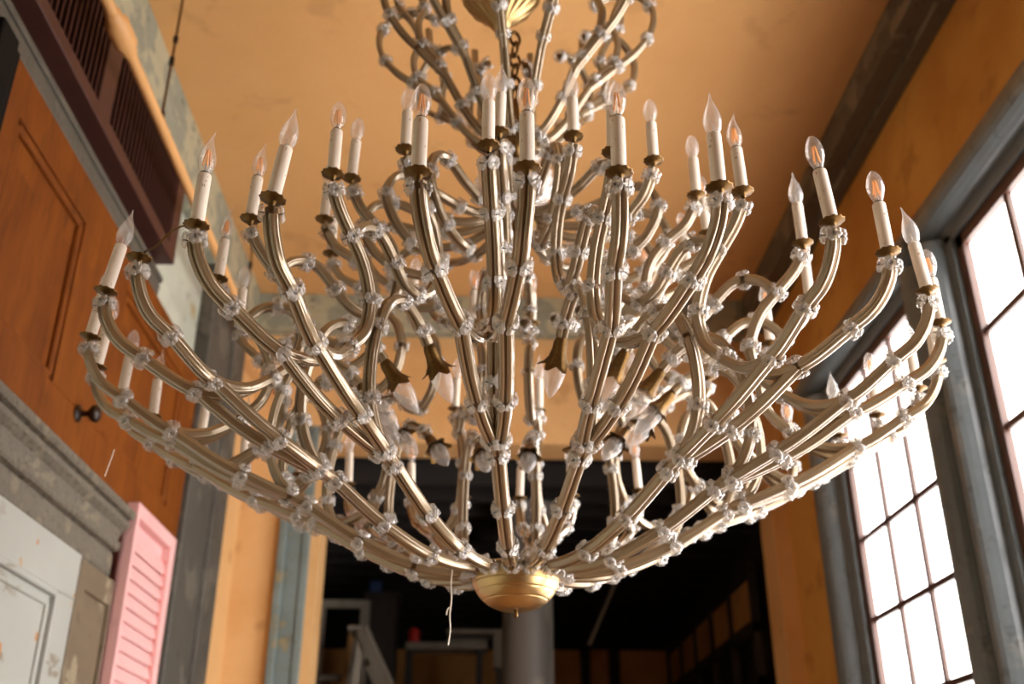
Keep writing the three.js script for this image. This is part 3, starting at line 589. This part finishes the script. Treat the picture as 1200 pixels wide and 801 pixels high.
const U = 2 * Math.PI / 16, PH = THREE.MathUtils.degToRad(-6.12);
for (let k = -8; k < 8; k++) {
  const th = PH + k * U + THREE.MathUtils.degToRad(JIT[k] !== undefined ? JIT[k] : rr(-1.5, 1.5));
  const dz = JIT[k] !== undefined ? 0 : rr(-0.012, 0.012);
  const P = (r, z, t) => pt(th, r, z + dz * r, t);
  const N = P(0.517, -0.328), B = P(0.685, -0.132), Pj = P(0.702, 0.125);
  // main arm from the bowl to the fork
  armAt('arm', [P(0.085, -0.468), P(0.16, -0.474), P(0.25, -0.462), P(0.38, -0.41), N], [0.55, 2, 3, 3.93], th, 0.0158);
  for (const s of [-1, 1]) {
    const J = P(0.831, -0.187, s * 0.041), M = P(0.941, -0.130, s * 0.073), O = P(1.034, -0.012, s * 0.093);
    armAt('arm', [N, P(0.60, -0.300, s * 0.018), P(0.718, -0.252, s * 0.033), J], [0.45, 1.55], th);
    if (s > 0) armAt('arm', [O, P(1.026, -0.05, s * 0.091), P(0.995, -0.098, s * 0.083), M, J, P(0.752, -0.180, s * 0.02), B, P(0.636, -0.075), P(0.625, 0.0), P(0.655, 0.075), Pj, P(0.752, 0.175), P(0.775, 0.215)], [0.28, 3, 4, 6, 8, 10, 11.7], th);
    else armAt('arm', [O, P(1.026, -0.05, s * 0.091), P(0.995, -0.098, s * 0.083), M, J, P(0.752, -0.180, s * 0.02), P(0.69, -0.138, -0.006)], [0.28, 3, 4], th);
    const c = OUT[k + ',' + s] || [pick(), rr(-0.05, 0.05)];
    candle(P(1.034, 0.004, s * 0.093), c[0], c[1], rr(-0.02, 0.02));
    if (c[0] === 'none') {       // bent wire where the candle is missing
      const a = P(1.034, 0.004, s * 0.093), o = pt(PH - U, 1.03, -0.02, -0.094);
      const mid = a.clone().lerp(o, 0.5).add(V3(0, 0.04, 0));
      const cw = new THREE.CatmullRomCurve3([a.clone().add(V3(0.002, 0, 0)), a.clone().add(V3(0.008, 0.016, 0)), a.clone().lerp(o, 0.25).add(V3(0, 0.016, 0)), mid, a.clone().lerp(o, 0.78).add(V3(0, 0.034, 0)), o.clone().add(V3(-0.004, 0.0, 0))]);
      mesh('loose_wire', new THREE.TubeGeometry(cw, 40, 0.0022, 6), MAT.oldBrass, ch);
    }
  }
  const ci = INN[k] || [pick(), rr(-0.04, 0.04)];
  candle(P(0.777, 0.236), ci[0], ci[1], rr(-0.02, 0.02));
  // scroll from the inner candle arm in and up to the third tier candle
  armAt('arm', [Pj, P(0.66, 0.168), P(0.605, 0.176), P(0.555, 0.14), P(0.51, 0.10), P(0.455, 0.09), P(0.395, 0.135), P(0.375, 0.215), P(0.395, 0.29), P(0.44, 0.338), P(0.495, 0.375), P(0.527, 0.432)], [1.6, 3.2, 5, 7, 8.9, 10.7], th, 0.014);
  const ct = TOPC[k] || [pick(), rr(-0.04, 0.04)];
  candle(P(0.529, 0.449), ct[0], ct[1], rr(-0.02, 0.02));
  // scroll to the hub
  armAt('arm', [P(0.233, 0.315), P(0.29, 0.318), P(0.345, 0.336), P(0.395, 0.378), P(0.425, 0.449), P(0.40, 0.512), P(0.345, 0.532), P(0.26, 0.508), P(0.15, 0.50), P(0.055, 0.53)], [0.25, 2, 4, 6, 7.6], th, 0.0136);
  // crook with the hanging bulb
  const tip = P(0.405, -0.015);
  armAt('arm', [N, P(0.572, -0.285), P(0.604, -0.215), P(0.608, -0.13), P(0.592, -0.05), P(0.558, 0.025), P(0.51, 0.05), P(0.455, 0.03), tip], [0.6, 2, 4, 6, 7.5], th, 0.014);
  if (k !== 0) {
    const dir = P(0.30, -0.13).sub(P(0.42, 0.0)).normalize(), q = new THREE.Quaternion().setFromUnitVectors(V3(0, -1, 0), dir);
    const h = new THREE.Group(); h.name = 'hanging_lamp'; h.position.copy(tip); h.quaternion.copy(q); ch.add(h);
    h.userData.label = 'bulb hanging from brass tulip holder';
    h.scale.setScalar(1.3);
    mesh('tulip_holder', TULIP, MAT.oldBrass, h);
    const b = mesh('bulb', DROP, MAT.bulbHaze, h); b.position.y = -0.036;
    const s = mesh('bulb_stem', STEM, MAT.stem, h); s.rotation.x = Math.PI; s.position.y = -0.038;
  }
}
// bowl at the bottom
{
  const y0 = -BASE - 0.47;
  const bp = [[0, -0.089]];
  for (let i = 0; i <= 60; i++) { const t = Math.PI / 2 * (1 - i / 60) * 0.86, q = (i / 60 * 5) % 1, gr = i > 14 && q > 0.86 ? 0.0022 : 0; bp.push([0.107 * Math.pow(Math.cos(t), 0.8) - gr, -0.0905 * Math.sin(t) / Math.sin(Math.PI / 2 * 0.86) + 0.001]); }
  bp.push([0.1125, 0.003], [0.1125, 0.006], [0.104, 0.008], [0.09, 0.014], [0, 0.018]);
  const bowl = lathe(bp, 64);
  bowl.translate(0, y0, 0); mesh('bowl', bowl, MAT.brass, ch).userData.label = 'stepped polished brass bowl';
  const f = lathe([[0, -0.106], [0.004, -0.106], [0.006, -0.101], [0.004, -0.096], [0.0045, -0.086], [0, -0.086]], 12); f.translate(0, y0, 0); mesh('finial', f, MAT.oldBrass, ch);
}
// hub, glass dish, crown, chain
{
  const y = (z) => z - BASE;
  const st = lathe([[0, 0.46], [0.012, 0.462], [0.02, 0.48], [0.06, 0.5], [0.066, 0.53], [0.05, 0.545], [0.02, 0.56], [0.02, 0.66], [0.05, 0.675], [0.054, 0.69], [0.02, 0.7], [0.018, 0.76], [0.055, 0.775], [0.07, 0.79], [0.07, 0.81], [0.03, 0.83], [0.015, 0.86], [0.012, 0.95], [0, 0.955]].map(([a, b]) => [a, y(b)]), 28);
  mesh('stem', st, MAT.oldBrass, ch);
  const dish = (() => { const g = lathe([[0.02, 0.57], [0.06, 0.575], [0.092, 0.60], [0.108, 0.64], [0.112, 0.665], [0.106, 0.665], [0.10, 0.642], [0.086, 0.608], [0.056, 0.584], [0.02, 0.58]].map(([a, b]) => [a, y(b)]), 48), p = g.attributes.position; for (let i = 0; i < p.count; i++) { const x = p.getX(i), z = p.getZ(i), a = Math.atan2(z, x), kk = 1 + 0.05 * Math.cos(a * 14); p.setX(i, x * kk); p.setZ(i, z * kk); } g.computeVertexNormals(); return g; })();
  mesh('glass_dish', dish, MAT.glass, ch);
  for (let i = 0; i < 12; i++) {
    const th = THREE.MathUtils.degToRad(-8 + i * 30 + (i ? rr(-3, 3) : 0)), P = (r, z) => pt(th, r, z);
    const K = P(0.30, 1.06);
    armAt('crown_arm', [P(0.05, 0.79), P(0.10, 0.80), P(0.15, 0.85), P(0.20, 0.93), P(0.245, 1.0), K, P(0.315, 1.13), P(0.30, 1.2), P(0.325, 1.28), P(0.375, 1.36), P(0.39, 1.45)], [0.7, 2.4, 4, 5, 7, 9], th, 0.0130);
    armAt('crown_scroll', [P(0.22, 0.965), P(0.30, 1.03), P(0.37, 1.09), P(0.42, 1.17), P(0.425, 1.25), P(0.375, 1.315), P(0.30, 1.32), P(0.245, 1.285)], [1.2, 2.6, 4.2, 5.6, 6.9], th, 0.0124);
  }
  const link = (z, turn, rad = 0.017, tube = 0.0048, stretch = 1.5) => { const g = new THREE.TorusGeometry(rad, tube, 8, 22); g.scale(1, stretch, 1); g.rotateY(turn); g.translate(0, y(z), -0.034 * 0); mesh('chain_link', g, MAT.oldBrass, ch); };
  for (let i = 0; i < 6; i++) link(0.975 + i * 0.043, i % 2 ? 0.5 : 2.07);
  const hook = new THREE.CatmullRomCurve3([V3(0.005, y(1.03), 0.01), V3(0.03, y(1.0), 0.01), V3(0.045, y(1.03), 0.01), V3(0.04, y(1.075), 0.01), V3(0.02, y(1.09), 0.01)]);
  mesh('hook', new THREE.TubeGeometry(hook, 24, 0.0045, 8), MAT.oldBrass, ch);
  const bell = (() => {
    const pr = [[0.012, 1.225], [0.03, 1.23], [0.04, 1.245], [0.052, 1.27], [0.075, 1.295], [0.105, 1.325], [0.128, 1.365], [0.138, 1.40], [0.13, 1.40], [0.12, 1.37], [0.0, 1.36]].map(([a, b]) => [a, y(b)]);
    const g = lathe(pr, 144), p = g.attributes.position;
    for (let i = 0; i < p.count; i++) { const x = p.getX(i), z = p.getZ(i), r = Math.hypot(x, z), a = Math.atan2(z, x), kk = 0.82 + 0.17 * Math.abs(Math.cos(a * 9)) * sat((r - 0.03) / 0.05); p.setX(i, x * kk); p.setZ(i, z * kk); }
    g.computeVertexNormals(); return g;
  })();
  bell.translate(-0.045, 0, 0);
  mesh('fluted_bell', bell, MAT.brass, ch).userData.label = 'fluted polished brass bell';
  const rod = new THREE.CylinderGeometry(0.009, 0.009, CH - RH - 1.36, 12); rod.translate(-0.02, y((CH - RH + 1.36) / 2), 0); mesh('hanging_rod', rod, MAT.oldBrass, ch);
}
// loose strings
{
  const s = pt(PH - U * 2.5, 0.17, -0.515);
  const mk = (a, list) => mesh('string', new THREE.TubeGeometry(new THREE.CatmullRomCurve3(list.map(([x, y, z]) => a.clone().add(V3(x, y, z)))), 24, 0.0017, 5), MAT.candle, ch);
  mk(s, [[0.002, 0.035, 0], [0, 0.0, 0], [0.002, -0.03, 0.0], [-0.001, -0.07, 0], [0.001, -0.1, 0], [-0.003, -0.135, 0]]);
  mk(s, [[-0.001, -0.05, 0], [-0.006, -0.055, 0], [-0.009, -0.068, 0]]);
  const s2 = pt(PH - U * 3.6, 1.0, -0.17);
  mk(s2, [[0, 0, 0], [-0.005, -0.03, 0], [-0.012, -0.07, 0]]);
}
// rosettes: the 300 nearest the camera as parts of their arms, the rest as one piece
{
  const inv = M4().makeRotationY(-PSI).setPosition(ch.position), eye = V3(0, EYE, 0), w = V3();
  for (const r of rosettes) r.dist = w.copy(r.p).applyMatrix4(inv).distanceTo(eye);
  rosettes.sort((a, b) => a.dist - b.dist);
  const near = rosettes.slice(0, 300), rest = rosettes.slice(300);
  for (const r of near) { const m = mesh('rosette', ROS, MAT.glass, r.arm); m.position.copy(r.p); m.quaternion.copy(r.q); }
  const im = new THREE.InstancedMesh(ROSLOW, MAT.glass, rest.length), one = V3(1, 1, 1);
  rest.forEach((r, i) => im.setMatrixAt(i, M4().compose(r.p, r.q, one)));
  im.name = 'rosettes'; im.userData.kind = 'stuff'; fin(im); ch.add(im);
  const pg = new THREE.CylinderGeometry(0.0013, 0.0013, 0.011, 6); pg.translate(0, 0.002, 0);
  const pm = new THREE.InstancedMesh(pg, MAT.pin, rosettes.length);
  rosettes.forEach((r, i) => pm.setMatrixAt(i, M4().compose(r.p, r.q, one)));
  pm.name = 'rosette_pins'; pm.userData.kind = 'stuff'; fin(pm); ch.add(pm);
}
renderer.render(scene, camera);
